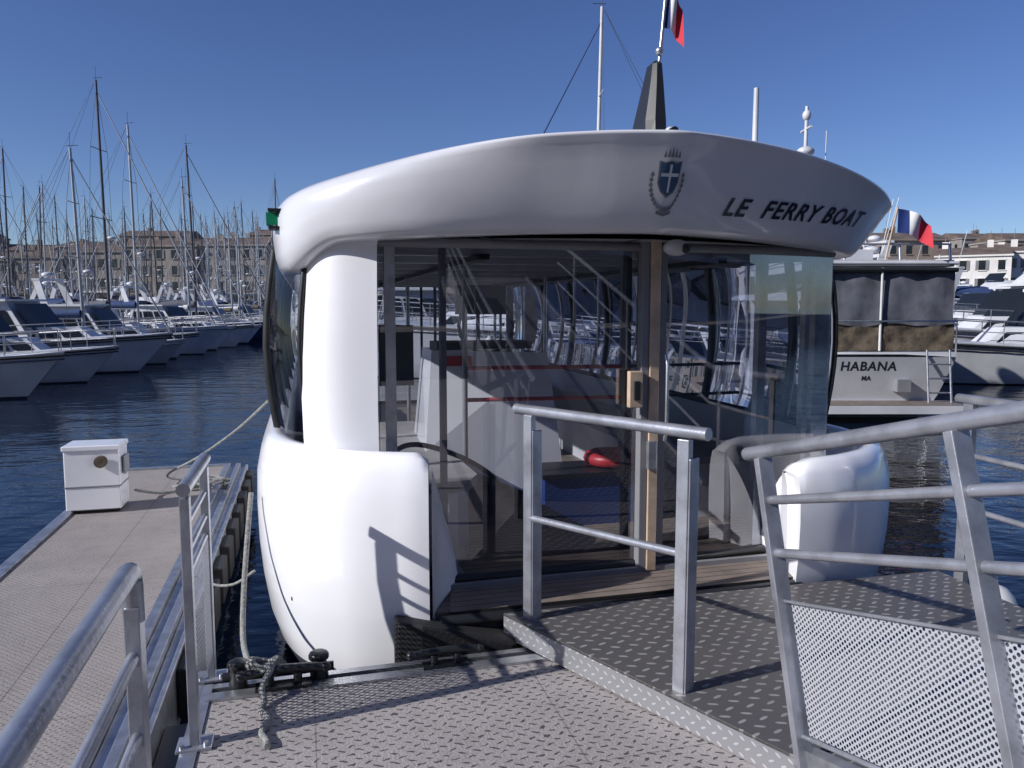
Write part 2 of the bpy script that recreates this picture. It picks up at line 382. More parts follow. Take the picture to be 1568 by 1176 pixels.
def motorboat(L,B,fb,hm,fly,cover,top=True):
    b=MB(); side=hull(b,L,B,fb,hm,offw,.12)
    for s_ in(-1,1):
        pts=[side(u,1.01*s_) for u in [i/10 for i in range(11)]]; b.tube([(p[0],p[1],p[2]-.06) for p in pts],.035,dark,5)
    trunk(b,L*.05,L*.36,B*.36,B*.12,fb,fb+.55,offw,.7)
    trunk(b,-L*.2,L*.14,B*.4,B*.36,fb,fb+1.5,offw,1.0)
    b.add([(L*.14+.02,-B*.34,fb+.45),(L*.14+.02,B*.34,fb+.45),(L*.14-.68,B*.31,fb+1.42),(L*.14-.68,-B*.31,fb+1.42)],[(0,1,2,3)],winm)
    b.bb(-L*.22,L*.14-.8,-B*.4,B*.4,fb+1.5,fb+1.58,offw)
    b.bb(-L*.46,-L*.4,-B*.3,B*.3,fb,fb+.5,cover)
    if fly:
        trunk(b,-L*.2,L*.04,B*.33,B*.26,fb+1.58,fb+2.1,offw,.6,False)
        b.add([(L*.04-.35,-B*.22,fb+2.1),(L*.04-.35,B*.22,fb+2.1),(L*.04-.65,B*.2,fb+2.5),(L*.04-.65,-B*.2,fb+2.5)],[(0,1,2,3)],winm)
        zt=fb+2.1
    else: zt=fb+1.5
    for s_ in(-1,1): b.obox((-L*.2,s_*B*.38,fb+1.4),(-L*.26,s_*B*.33,zt+1.2),.3,.07,offw,(0,1,0))
    b.obox((-L*.26,-B*.35,zt+1.2),(-L*.26,B*.35,zt+1.2),.35,.1,offw)
    b.ball((-L*.26,0,zt+1.42),.28,offw,(1,1,.5),10); b.tube([(-L*.26,B*.25,zt+1.2),(-L*.3,B*.27,zt+3)],.015,offw,4); b.tube([(-L*.26,-B*.2,zt+1.2),(-L*.26,-B*.2,zt+1.9)],.03,offw,5)
    if top:
        rows=[[(-L*.45+k*L*.09,B*.38*math.cos(a),fb+1.5+.35*math.sin(a)) for a in [math.pi*i/8 for i in range(9)]] for k in range(4)]
        b.loft(rows,cover)
        for s_ in(-1,1):
            for k in (0,3): b.tube([(-L*.45+k*L*.09,s_*B*.38,fb+1.5),(-L*.4+k*L*.06,s_*B*.42,fb)],.018,alu,4)
    return b.mesh('motor_yacht')
sails=[sailboat(10.5,3.3,1.05,12.3,offw,canvasb,mastm),sailboat(9.5,3.1,1.0,11.2,offw,canvasw,mastm),sailboat(11.5,3.5,1.15,13.3,navy,canvasg,darkmast),
       sailboat(8.5,2.8,.9,9.8,cream,canvasb,mastm),sailboat(12,3.7,1.2,14.2,offw,canvasg,darkmast),sailboat(9,3,.95,10.6,greyhull,brownc,mastm),sailboat(12,3.7,1.2,13.4,offw,canvasb,canvasw)]
mots=[motorboat(9,3.1,1.15,offw,False,canvasb),motorboat(11,3.7,1.35,offw,True,canvasg),motorboat(7.5,2.7,.95,offw,False,canvasw,False),motorboat(9.5,3.2,1.2,greyhull,True,canvasb)]
def place(me,x,y,rz,sc=1):
    o=bpy.data.objects.new(me.name.split('.')[0],me); scene.collection.objects.link(o); o.location=(x,y,WATER+random.uniform(-.03,.03)); o.rotation_euler=(R(random.uniform(-1,1)),0,rz); o.scale=(sc,)*3
    return o
seq=['m2','m2','m0','s3','m2','s4','s0','m0','s1','s2','m2','s5','s1','s3','m0','s5','s0','s3','s5','s1','s3']
L_={'s0':10.5,'s1':9.5,'s2':11.5,'s3':8.5,'s4':12,'s5':9,'m0':9,'m1':11,'m2':7.5,'m3':9.5}
yy=17.2
for i,k in enumerate(seq):
    sc=.8
    bow=-10.5-.14*(yy-16)-random.uniform(0,.9)
    me=(sails if k[0]=='s' else mots)[int(k[1])]
    place(me,bow-L_[k]*sc/2,yy,R(random.uniform(-9,4)),sc*random.uniform(.94,1.06)); yy+=2.95+(.3 if k[0]=='m' else 0)
for i in range(17):
    k='s%d'%random.randint(0,5) if random.random()<.7 else 'm%d'%random.randint(0,3)
    y=26+i*3.4; place((sails if k[0]=='s' else mots)[int(k[1])],-22.0-.13*(y-16)-L_[k]*.42,y,R(180+random.uniform(-4,4)),.84)
b=MB(); b.obox((-20.2,14,WATER+.45),(-28.5,90,WATER+.45),1.6,.3,fingm); b.obj('marina_walkway')
for i in range(95):
    y=random.uniform(76,140); xr=-.295-random.uniform(0,.44)
    k='s%d'%random.randint(0,5) if random.random()<.85 else 'm%d'%random.randint(0,3)
    place((sails if k[0]=='s' else mots)[int(k[1])],xr*y,y,R(random.choice([0,180,90])+random.uniform(-5,5)),random.uniform(.8,1.15))
for (k,x,y,rz) in [('m1',1.5,22,178),('m0',.8,27,182),('s6',4.2,30.5,180),('m3',-3.5,33,0),('m0',16.5,24,195),('m2',14.8,20.8,190),('m1',21,31,190),('m1',26,42,180),('m0',19,38,185),('m3',24,52,180),('m0',36,66,180),('m1',40,62,180),('m2',10,26,180),('m1',12.5,33,182),('m2',9,48,180),('m0',2,42,180),('m3',30,80,180),('m0',62,98,180),('m0',18.5,28,186)]:
    place((sails if k[0]=='s' else mots)[int(k[1])],x,y,R(rz))

# ------------------------------------------------------------ HABANA
yt=empty('cabin_cruiser',R(90),(5.95,19.9,WATER))
b=MB(); hull(b,12,4.3,1.22,offw,offw,.1)
b.bb(-6.85,-6.1,-1.9,1.9,.18,.32,offw); b.bb(-6.83,-6.15,-1.85,1.85,.324,.33,teak); b.bb(-6.22,-5.9,-1.95,1.95,1.10,1.2,offw)
b.tube([(-6.1,-2.0,1.2),(-6.1,-2.0,1.75),(-6.1,2.0,1.75),(-6.1,2.0,1.2)],.02,alu,6)
for y in(-1.75,-1.35): b.tube([(-6.5,y,.3),(-6.35,y,1.25)],.02,alu,5)
for z in(.5,.75,1.0): b.tube([(-6.5+.1*z,-1.75,z),(-6.5+.1*z,-1.35,z)],.016,alu,5)
for y in (-1.0,1.75): b.bb(-6.32,-6.1,y-.12,y+.12,.5,.72,greyp)
trunk(b,-2.2,2.4,1.85,1.6,1.25,2.75,offw,1.2)
b.bb(-6.0,1.2,-1.95,1.95,2.72,2.84,offw)
trunk(b,-3,.6,1.5,1.2,2.84,3.3,offw,.7,False)
for s_ in(-1,1): b.obox((-2.6,s_*1.5,2.8),(-3.0,s_*1.3,3.7),.35,.08,offw,(0,1,0))
b.obox((-3,-1.35,3.72),(-3,1.35,3.72),.4,.1,offw)
b.ball((-3,-.75,3.98),.22,offw,(1,1,1),12); b.tube([(-3,-.75,3.7),(-3,-.75,3.9)],.15,offw,10); b.ball((-3,-.3,3.9),.2,offw,(1,1,.6),12)
b.bb(-3.6,-3.2,-1.6,-.9,2.84,3.2,offw); b.bb(-4.6,-3.8,-.4,.6,2.84,3.05,canvasw)
for y in (-.55,-.2): b.tube([(-4.2,y,2.84),(-4.2,y,3.5)],.11,offw,10); b.ball((-4.2,y,3.52),.13,offw,(1,1,.8),10)
b.tube([(-2.0,-.7,2.8),(-2.0,-.7,6.5)],.06,offw,8,.04); b.ball((-2,-.7,5.5),.2,offw,(1,1,.6),12); b.ball((-2,-.7,6.3),.1,offw,(1,1,1.2),8); b.tube([(-2.3,-.7,6.0),(-1.7,-.7,6.0)],.03,offw,5)
b.tube([(-2,.45,2.8),(-2,.45,6.9)],.09,offw,8,.06); b.tube([(-1.4,-1.4,2.8),(-1.4,-1.4,6.1)],.012,offw,5)
for y in(-1.9,-1.0,0,1.0): b.tube([(-5.95,y,2.84),(-5.9,y,3.15)],.03,alu,4)
b.tube([(-5.95,-1.9,3.12),(-5.95,1.9,3.12)],.018,alu,5)
b.obj('hull_and_superstructure',yt)
b=MB()
rows=[[(-6.0,y,z) for y in [-1.98+k*.165 for k in range(25)]] for z in (1.65,1.9,2.2,2.5,2.68)]
rows=[[(x+.03*math.sin(y*9+z*3),y,z) for x,y,z in r] for r in rows]; b.loft(rows,canvasg)
for s_ in(-1,1): b.loft([[(x,s_*1.97+.02*math.sin(x*6+z*4),z) for x in [-6+.2*k for k in range(20)]] for z in (1.3,1.7,2.2,2.68)],canvasg)
rows=[[(-6.03-.035*abs(math.sin(y*5.3+.6*math.sin(y*3)+z*6)),y,z+.03*math.sin(y*5.3)*(z>1.6)) for y in [-1.98+k*.05 for k in range(80)]] for z in (1.22,1.3,1.4,1.5,1.6,1.68)]; b.loft(rows,brownc)
for y in(-.65,.65): b.tube([(-6.07,y,1.22),(-6.05,y,2.7)],.025,canvasw,5)
b.tube([(-6.06,-1.98,2.66),(-6.06,1.98,2.66)],.045,dark,5); b.tube([(-6.06,-1.98,2.78),(-6.06,1.98,2.78)],.035,offw,5)
b.obj('cockpit_canvas',yt)
b=MB()
for s_,sz,y0,z0 in (('HABANA',.23,.13,.88),('MA',.11,-.28,.70)):
    vs,fs=textmesh(s_,sz,0,1.1,.005); b.add([(-6-.295*(z0+y)-.003, y0-x, z0+y) for x,y,z in vs],fs,textm)
b.obj('name_lettering',yt)
def flag(b,o,wd,ht,dx,dy,amp=.05,droop=.2):
    for c,m in enumerate((flagb,flagw,flagr)):
        rows=[]
        for j in range(9):
            row=[]
            for i in range(6):
                u=(c+i/5)/3; v=j/8; wv=amp*math.sin(u*9+v*2)*u
                row.append((o[0]+dx*u*wd-dy*wv,o[1]+dy*u*wd+dx*wv,o[2]-v*ht-droop*u*u+ .1*amp*math.sin(v*7)))
            rows.append(row)
        b.loft(rows,m)
b=MB(); b.tube([(-5.9,-.75,2.8),(-6.1,-.84,3.75)],.02,wood,6); flag(b,(-6.1,-.85,3.72),.58,.42,-.1,-1,.1,.3); b.obj('french_flag',yt)

# ------------------------------------------------------------ pontoon + finger
b=MB(); b.bb(-.40,3.32,-9,3.10,-.28,0,deckm); b.obj('pontoon',None,YAW)
b=MB()
b.bb(-.42,3.34,3.102,3.16,-.3,.012,alu); b.bb(-.42,3.34,3.162,3.21,-.3,-.03,dark); b.bb(-.42,3.34,3.212,3.25,-.3,.004,alu)
b.bb(-.46,-.402,-9,3.25,-.3,.006,alu); b.bb(3.322,3.38,-9,3.25,-.3,.006,alu); b.bb(-.3,3.2,3.252,3.3,-.28,-.06,rubber)
b.obj('pontoon_edge_profile',None,YAW)
fp=empty('finger_pontoon',YAW)
b=MB(); b.bb(-1.72,-.80,-9,7.9,-.25,0,fingm); b.obj('decking',fp)
b=MB()
for x0,x1,z in ((-.798,-.75,.012),(-.748,-.70,-.02),(-.698,-.655,.006),(-.653,-.61,-.035),(-.608,-.585,-.01),(-1.80,-1.722,.015)): b.bb(x0,x1,-9,8.0,-.3,z,alu)
b.bb(-1.72,-.8,7.902,7.98,-.3,.015,alu)
b.obj('edge_profiles',fp,bevel=.004)
b=MB()
t=3.5
while t<7.9: b.bb(-.583,-.52,t,t+.28,-.26,-.03,rubber); t+=.45
for t in (2.0,4.5,7): b.bb(-1.7,-.7,t,t+1.2,-.62,-.26,greyp)
b.bb(-.583,-.47,-9,3.2,-.3,-.12,dark)
b.obj('fenders_and_floats',fp,bevel=.01)

# ------------------------------------------------------------ railings
def post(b,x,y,z0,z1,w=.055,d=.03,m=steel): 
    b.bb(x-w/2,x+w/2,y-d/2,y+d/2,z0,z1,m); 
def foot(b,x,y,z=0):
    b.bb(x-.06,x+.06,y-.05,y+.05,z,z+.012,steel)
    for dx in(-.04,.04): b.tube([(x+dx,y-.03,z+.012),(x+dx,y-.03,z+.026)],.01,alu,6)
def rounded(p,r=.05,n=4):
    out=[p[0]]
    for i in range(1,len(p)-1):
        a,b_,c=Vector(p[i-1]),Vector(p[i]),Vector(p[i+1]); u=(a-b_).normalized()*r; v=(c-b_).normalized()*r
        for k in range(n+1):
            t=k/n; out.append(tuple((b_+u)*(1-t)**2+b_*2*t*(1-t)+(b_+v)*t*t))
    out.append(p[-1]); return out
SL=-.415
b=MB()
for t in (2.80,3.32): post(b,SL,t,0,.9,.032,.05); foot(b,SL,t)
b.tube([(SL,2.77,.93),(SL,3.36,.93)],.024,steel,12)
for z in (.80,.70,.62): b.tube([(SL,2.8,z),(SL,3.32,z)],.012,steel,8)
b.add([(SL+.01,2.82,.12),(SL+.01,3.3,.12),(SL+.01,3.3,.61),(SL+.01,2.82,.61)],[(0,1,2,3)],perf2)
b.obj('guard_railing',None,YAW,bevel=.003)
b=MB(); T1=1.96
b.tube(rounded([(SL,-1.6,.93),(SL,T1,.93),(SL,T1,.8)],.05),.026,steel,14)
for t in (T1,.86,-.3,-1.5): post(b,SL,t,0,.88 if t!=T1 else .84,.036,.06); foot(b,SL,t)
for z in (.72,.52,.32): b.tube([(SL,-1.6,z),(SL,T1,z)],.015,steel,8)
b.obj('guard_railing',None,YAW,bevel=.003)
A=(.96,3.28);B_=(1.33,2.52)
b=MB()
for (x,y) in (A,B_): 
    b.obox((x,y,-.02),(x,y,1.07),.05,.03,steel,(.87,.5,0)); 
    b.obox((x+.03,y-.012,-.02),(x+.03,y-.012,1.0),.012,.06,steel,(.87,.5,0))
d=Vector((B_[0]-A[0],B_[1]-A[1],0)).normalized()
p0=Vector((*A,1.09))-d*.09; p1=Vector((*B_,1.10))+d*.1
b.tube([p0,p1],.024,steel,14); b.tube([(*A,.60),(*B_,.64)],.016,steel,10)
b.obj('guard_railing',None,YAW,bevel=.003)
# gangway (landing + ramp up to the quay)
gw=empty('gangway',YAW)
poly=[(.86,3.36),(3.28,3.32),(3.28,2.05),(1.50,2.05)]
RA=R(15.3)
def zl(x,y): return .10+.03*(y-2.05)/1.3
b=MB(); b.prism(poly,lambda x,y:zl(x,y)-.012,zl,tread)
sl_=math.tan(RA)
def zr(t): return .10+(2.04-t)*sl_
b.prism([(1.56,2.04),(3.28,2.04),(3.28,-5),(1.56,-5)],lambda x,y:zr(y)-.03,lambda x,y:zr(y),tread); b.obj('treadplate',gw)
b=MB()
b.add([(.86,3.36,.02),(1.50,2.05,-.0),(1.50,2.05,.097),(.86,3.36,.127)],[(0,1,2,3)],tedge)
b.add([(3.28,3.32,.02),(3.28,2.05,-.0),(3.28,2.05,.097),(3.28,3.32,.127)],[(0,1,2,3)],tedge)
b.obox((1.53,2.04,.05),(1.53,-5,zr(-5)-.05),.05,.16,alu); b.obox((3.31,2.04,.05),(3.31,-5,zr(-5)-.05),.05,.16,alu)
b.tube([(1.50,2.02,.06),(1.5,1.6,.15)],.03,steel,10)
b.obj('side_beams',gw)
def ramp_rail(S,name,ymax):
    b=MB(); n=Vector((0,math.sin(R(17)),math.cos(R(17))))
    base=lambda t:Vector((S,t,zr(t)))
    def at(t,h): return base(t)+n*h
    ts=[ymax-.13,ymax-.13-.80,ymax-.13-1.6,ymax-2.7,ymax-3.8]
    for t in ts: b.obox(at(t,-.1),at(t,.97),.03,.055,steel,(1,0,0))
    b.tube([at(ymax-.04,.99),at(-4,.99)],.024,steel,14)
    for h in (.825,.65): b.tube([at(ymax-.12,h),at(-4,h)],.016,steel,10)
    x=S+.012
    pts=[at(ts[0]-.03,.49),at(-4,.49),at(-4,.08),at(ts[0]-.03,.08)]
    b.add([(x,p.y,p.z) for p in pts],[(0,1,2,3)],perf)
    b.tube([at(ts[0],.495),at(-4,.495)],.006,steel,6); b.tube([at(ts[0],.075),at(-4,.075)],.008,steel,6)
    return b.obj(name,gw,bevel=.003)
ramp_rail(1.505,'ramp_railing',2.14)
b=MB()
for t in (3.22,2.3): post(b,3.33,t,-.05,1.05,.032,.06)
b.tube(rounded([(3.33,3.3,1.07),(3.33,2.1,1.07),(3.33,-3,1.07+5.1*sl_)],.15),.026,steel,14)
for h in (.78,.5): b.tube([(3.33,3.22,h),(3.33,2.1,h),(3.33,-3,h+5.1*sl_)],.016,steel,8)
for t in (1.2,.1,-1,-2.1): post(b,3.33,t,zr(t),zr(t)+.97,.032,.06)
b.obj('landing_railing',gw)

# ------------------------------------------------------------ ferry
fy=empty('passenger_ferry',YAW); C=1.62; TM=7.5
def loop(fpts,n=10):
    q=catmull(fpts,n,first=(-fpts[1][0],fpts[1][1]),last=(fpts[-1][0],fpts[-1][1]+.4))
    x,t=q[-1]; q+= [(x,t+(TM-t)*k/8) for k in range(1,9)]
    r=q+[(x,2*TM-t) for x,t in reversed(q[:-1])]
    full=r+[(-x,t) for x,t in reversed(r[1:-1])]
    N=len(full); nm=[]
    for i in range(N):
        a=full[i-1];c=full[(i+1)%N]; dx=c[0]-a[0];dt=c[1]-a[1];l=math.hypot(dx,dt); nm.append((dt/l,-dx/l))
    return r,full,nm
rfp=[(0,3.15),(.12,3.165),(.4,3.215),(.8,3.31),(1.2,3.46),(1.52,3.66),(1.74,3.92),(1.80,4.3)]
rr,rf,rn=loop(rfp)
def ztop(x,t): return 2.09+.22*(1-(x/1.82)**2)
def zbot(x,t): return 1.85+.06*(1-(x/1.82)**2)-.12*sstep(1.5,1.8,-x)
PROF=[(.42,-.0),(.235,-.04),(.20,-.02),(.18,.05),(.15,.18),(.10,.45),(.055,.72),(.02,.92),(.004,.985),(0,1.01),(.012,1.03),(.05,1.05)]
PORT=[(.42,.0),(.14,-.05),(.08,-.03),(.055,.05),(.04,.2),(.03,.45),(.03,.7),(.05,.86),(.075,.94),(.11,1.0),(.15,1.03),(.21,1.05)]
rows=[]
for (ins,h),(ip,hp) in zip(PROF,PORT):
    row=[]
    for (x,t),n in zip(rf,rn):
        wv=sstep(.55,1.55,-x); i_=ins+(ip-ins)*wv; h_=h+(hp-h)*wv
        row.append((C+x-n[0]*i_,t-n[1]*i_,zbot(x,t)+(ztop(x,t)-zbot(x,t))*h_))
    rows.append(row)
last=rows[-1]
for f in (.93,.8,.6,.35,.02):
    rows.append([(C+(p[0]-C)*f,TM+(p[1]-TM)*f,p[2]+.14*(1-f*f)) for p in last])
b=MB(); b.loft(rows,roofw,True,True)
b.obj('roof',fy)
b=MB(); vs=[(C+x-n[0]*.42,t-n[1]*.42,1.885) for (x,t),n in zip(rf,rn)]; b.add(vs,[tuple(range(len(vs)))],ceilm)
t=4.2
while t<11: b.bb(C-1.4,C+1.4,t,t+.07,1.83,1.884,offw); t+=.75
for x in (-.7,.7): b.bb(C+x-.03,C+x+.03,4,11,1.80,1.83,dark)
b.obj('ceiling',fy)
cum=[0]
for a,c in zip(rr,rr[1:]): cum.append(cum[-1]+math.hypot(a[0]-c[0],a[1]-c[1]))
def fas(u,z,off):
    s_=1 if u>=0 else -1; a=abs(u); i=0
    while i<len(cum)-2 and cum[i+1]<a: i+=1
    k=(a-cum[i])/(cum[i+1]-cum[i]); x=rr[i][0]+(rr[i+1][0]-rr[i][0])*k; t=rr[i][1]+(rr[i+1][1]-rr[i][1])*k
    n0,n1=rn[i],rn[i+1]; n=(n0[0]+(n1[0]-n0[0])*k,n0[1]+(n1[1]-n0[1])*k)
    h=(z-zbot(x,t))/(ztop(x,t)-zbot(x,t)); ins=0
    for (i0,h0),(i1,h1) in zip(PROF[1:],PROF[2:]):
        if h0<=h<=h1: ins=i0+(i1-i0)*(h-h0)/(h1-h0)
    ins-=off
    return (C+s_*(x-n[0]*ins),t-n[1]*ins,z)
b=MB(); vs,fs=textmesh('LE  FERRY BOAT',.11,.3,1.13,.0025)
xm=max(v[0] for v in vs)
k=1.12/xm
b.add([fas(.335+v[0]*k,1.985+v[1],.006) for v in vs],fs,letm); b.obj('name_lettering',fy)
b=MB()
def patch(pts,m,off): b.add([fas(u,z,off) for u,z in pts],[tuple(range(len(pts)))],m)
u0=-.03;zc=2.125
def shield(w_,h_): return [(u0-w_,zc+h_),(u0-w_*.5,zc+h_*.9),(u0,zc+h_),(u0+w_*.5,zc+h_*.9),(u0+w_,zc+h_),(u0+w_,zc-h_*.3),(u0+w_*.7,zc-h_*.8),(u0,zc-h_*1.15),(u0-w_*.7,zc-h_*.8),(u0-w_,zc-h_*.3)]
patch(shield(.060,.072),badgeg,.006); patch(shield(.052,.064),badgeb,.009)
patch([(u0-.007,zc+.055),(u0+.007,zc+.055),(u0+.007,zc-.06),(u0-.007,zc-.06)],roofw,.0115); patch([(u0-.048,zc+.020),(u0+.048,zc+.020),(u0+.048,zc+.006),(u0-.048,zc+.006)],roofw,.0135)
for s_ in(-1,1):
    for k in range(11):
        a=.3-k*.19; cu=u0+s_*.088*math.cos(a*1.0); cz=zc-.02+.115*math.sin(a)
        patch([(cu-.011,cz),(cu,cz+.015),(cu+.011,cz),(cu,cz-.011)],badgeg,.005+.0006*k)
for k in range(5): patch([(u0-.045+k*.018,zc+.085),(u0-.036+k*.018,zc+.115+.008*(2-abs(k-2))),(u0-.029+k*.018,zc+.085)],badgeg,.007)
patch([(u0-.05,zc-.135),(u0,zc-.145),(u0+.05,zc-.135),(u0+.05,zc-.15),(u0,zc-.16),(u0-.05,zc-.15)],badgeg,.0085)
b.obj('crest',fy)

# hull
hfp=[(0,3.36),(.5,3.36),(.9,3.36),(1.09,3.375),(1.25,3.42),(1.5,3.55),(1.75,3.82),(1.88,4.2),(1.9,4.6)]
hr,hf,hn=loop(hfp,12)
XP,XS=-1.085,.80     # boarding opening, port and starboard limits
def zt_(x):
    if x<0: e,rad,top,cut=-x+XP,.11,.885,.10
    else: e,rad,top,cut=x-XS,.22,.76,.12
    q=min(1,max(0,(rad-e)/rad)); return top-cut*(1-math.sqrt(max(0,1-q*q)))
HL=[(-.6,-.34),(-.4,-.19),(-.22,-.10),(-.08,-.055),(.10,-.025),(.12,-.022),(.3,-.005),(.5,0),(.68,-.006),(.8,-.03),(.86,-.06),(.885,-.10),(.88,-.14),(.84,-.17),(.13,-.18)]
rows=[]
for z,o in HL:
    r=[]
    for (x,t),n in zip(hf,hn):
        zm=zt_(x); zz=z
        if z>.12:
            f=sstep(0,.6,x); zz=.12+(z-.12)*(1-f*(1-.64/.765))
        if z>.6: zz=min(zz,zm-(.885-z)*.15)
        r.append((C+x+n[0]*o,t+n[1]*o,zz))
    rows.append(r)
N=len(hf)
def op(k): 
    x=hf[k][0]; x2=hf[(k+1)%N][0]; 
    return min(x,x2)>=XP-.02 and max(x,x2)<=XS+.02
b=MB()
b.loft(rows,white,True,True,skip=lambda i,k:(i>=4 and op(k)),mfun=lambda i,k: antif if (i<2 or (i<4 and op(k) )) else white)
for sx in (-1,1):
    for st in (0,1):
        lim=-XP if sx<0 else XS
        idx=[i for i in range(N) if hf[i][0]*sx>0 and abs(hf[i][0])>=lim and (hf[i][1]<TM)==(st==0) and abs(hf[i][0])<1.4]
        i0=min(idx,key=lambda i:abs(hf[i][0])) 
        prof=[rows[j][i0] for j in range(3,12)]
        R2=[]
        for k in range(13):
            q=k/12; dt=((.50 if sx<0 else .40)*q)*(1 if st==0 else -1)
            sh=(.34*q*(.4+.6*q)) if sx<0 else -.14*q
            R2.append([(p[0]-sx*(sh*(1-.45*j/8)),p[1]+dt,(p[2] if p[2]<.13 else .13+(p[2]-.13)*(1-q**2.0))) for j,p in enumerate(prof)])
        b.loft(R2,white)
b.obj('hull',fy)
b=MB(); vs=[(C+x-n[0]*.1,t-n[1]*.1) for (x,t),n in zip(hf,hn)]
b.prism(vs,.05,.12,teak)
b.tube([(C-1.05,3.40,.10),(C,3.385,.10),(C+.85,3.40,.10)],.03,dark,8)
b.prism([(C-1.0,3.42),(C+.9,3.42),(C+.95,3.7),(C-.95,3.7)],.12,.135,teak)
b.bb(C-.98,C+.98,3.70,3.73,.12,.16,greyp)
b.obj('deck',fy)
b=MB(); b.prism([(C-1.26,3.45),(C-1.27,3.33),(C-1.15,3.29),(C-.72,3.27),(C-.6,3.40)],-.38,lambda x,y:.15-.14*sstep(C-1.15,C-.6,x),rubber)  # dark block added in place of the black recess cut under the bow
b.obj('bow_recess_block',fy,bevel=.02)
def wall(b,path,z0,z1,m,bulge=0,nz=8):
    rows=[]
    P=path
    for j in range(nz+1):
        v=j/nz; z=z0+(z1-z0)*v; r=[]
        for i,p in enumerate(P):
            a=P[max(i-1,0)];c=P[min(i+1,len(P)-1)]; dx=c[0]-a[0];dt=c[1]-a[1];l=math.hypot(dx,dt)
            o=bulge*math.sin(math.pi*v)
            r.append((p[0]+dt/l*o,p[1]-dx/l*o,z))
        rows.append(r)
    b.loft(rows,m)
b=MB()
Lp=catmull([(.03,3.96),(.08,3.86),(.17,3.79),(.34,3.745)],6); wall(b,Lp,.3,1.9,white,.06)
wall(b,[(.34,3.745),(.345,3.86)],.3,1.9,white); 
b.obj('pillar_panel',fy)
sideL=catmull([(.025,3.965),(-.06,4.1),(-.12,4.3),(-.14,4.6),(-.14,6),(-.14,9),(-.14,10.4),(-.12,10.7),(.02,11.0)],5)
b=MB(); wall(b,list(reversed(sideL)),.8,1.88,dglass,.06) ; b.obj('side_glazing_port',fy)
sideR=catmull([(2.99,3.93),(3.05,4.1),(3.06,4.4),(3.06,6),(3.06,9),(3.06,10.6),(2.95,11.0)],5)
b=MB(); wall(b,sideR,.8,1.88,sglass,.06); b.obj('side_glazing_starboard',fy)
front=catmull([(.35,3.78),(.9,3.76),(1.7,3.755),(2.4,3.79),(2.98,3.9)],6)
b=MB(); wall(b,front,.17,1.87,glass); b.obj('front_glazing',fy)
rear=[(x,2*TM-t) for x,t in front]
b=MB(); wall(b,rear,.17,1.87,sglass); b.obj('rear_glazing',fy)
b=MB()
wall(b,sideL,.1,.8,offw); wall(b,sideR,.1,.8,offw)
for pth in (sideL,sideR):
    b.tube([(x,t,.81) for x,t in pth],.025,dark,6); b.tube([(x,t,1.87) for x,t in pth],.03,dark,6)
for s_ in(-.14,3.06):
    for t in (4.45,5.5,6.6,7.7,8.8,9.9):
        sg=-1 if s_<0 else 1
        b.tube([(s_+sg*(.06*math.sin(math.pi*v)-.0),t,.8+1.08*v) for v in [i/6 for i in range(7)]],.032,dark,6)
for s_ in (.025,): b.tube([(s_-.05*math.sin(math.pi*v),3.97-.03*math.sin(math.pi*v),.8+1.08*v) for v in [i/8 for i in range(9)]],.018,dark,6)
def fr(s_,t,w_,m,z0=.15,z1=1.88,d=.05): b.bb(s_-w_/2,s_+w_/2,t-d/2,t+d/2,z0,z1,m)
for f_,s2 in ((0,1),(1,-1)):
    g=(lambda t:t) if f_==0 else (lambda t:2*TM-t)
    fr(.40,g(3.80),.05,alu); fr(.66,g(3.80),.03,greyp); fr(2.47,g(3.83),.05,alu); fr(2.80,g(3.89),.03,alu); fr(2.93,g(3.93),.10,alu)
    fr(1.64,g(3.78),.03,dark); fr(1.84,g(3.78),.035,greyp)
    b.tube([(x,g(t)-.0,.165) for x,t in front],.028,dark,6); b.tube([(x,g(t),1.86) for x,t in front],.025,greyp,6)
b.bb(2.95,3.0,3.92,4.02,.12,1.87,alu)
b.obj('frames',fy)
b=MB(); b.bb(1.735,1.79,3.69,3.77,.14,1.90,wood); b.bb(1.69,1.733,3.70,3.77,.14,1.90,greyp); b.bb(1.61,1.685,3.66,3.70,1.03,1.22,wood)
b.bb(1.63,1.665,3.645,3.66,1.07,1.17,dark)
b.bb(1.72,1.77,3.66,3.69,.70,.85,alu); b.tube([(1.82,3.68,.85),(1.82,3.66,.9),(1.82,3.66,1.25),(1.82,3.68,1.3)],.01,alu,6)
b.obj('centre_post',fy,bevel=.006)
b=MB()
b.bb(-.1,3.02,3.8,11.2,.122,.14,teak)
b.prism([(.0,4.15),(.78,4.05),(.88,4.25),(.82,6.4),(.0,6.4)],.14,.55,white); b.prism([(-.02,4.12),(.82,4.02),(.93,4.24),(.86,6.4),(-.02,6.4)],.55,.60,seatm)
b.bb(2.45,3.0,4.6,10.5,.14,.5,offw); b.bb(2.4,3.0,4.6,10.5,.5,.55,seatm)
b.bb(.0,.5,6.9,10.5,.14,.5,offw); b.bb(0,.55,6.9,10.5,.5,.55,seatm)
b.add([(.75,5.0,.6),(1.75,5.0,.14),(1.7,5.35,1.22),(.85,5.35,1.25),(.75,5.9,.14),(1.75,5.9,.14),(1.65,5.8,1.22),(.85,5.8,1.25)],[(0,1,2,3),(1,5,6,2),(3,2,6,7),(0,3,7,4),(4,7,6,5)],white)
b.bb(.9,1.6,5.4,5.75,1.25,1.3,dark); b.tube([(1.25+.2*math.cos(a),5.38,1.42+.2*math.sin(a)) for a in [2*math.pi*i/16 for i in range(17)]],.014,dark,5)
b.bb(.93,1.13,5.29,5.31,1.14,1.21,red)
b.bb(1.45,2.25,4.6,4.95,.14,.46,blue); b.bb(1.43,2.27,4.58,4.97,.46,.49,dark)
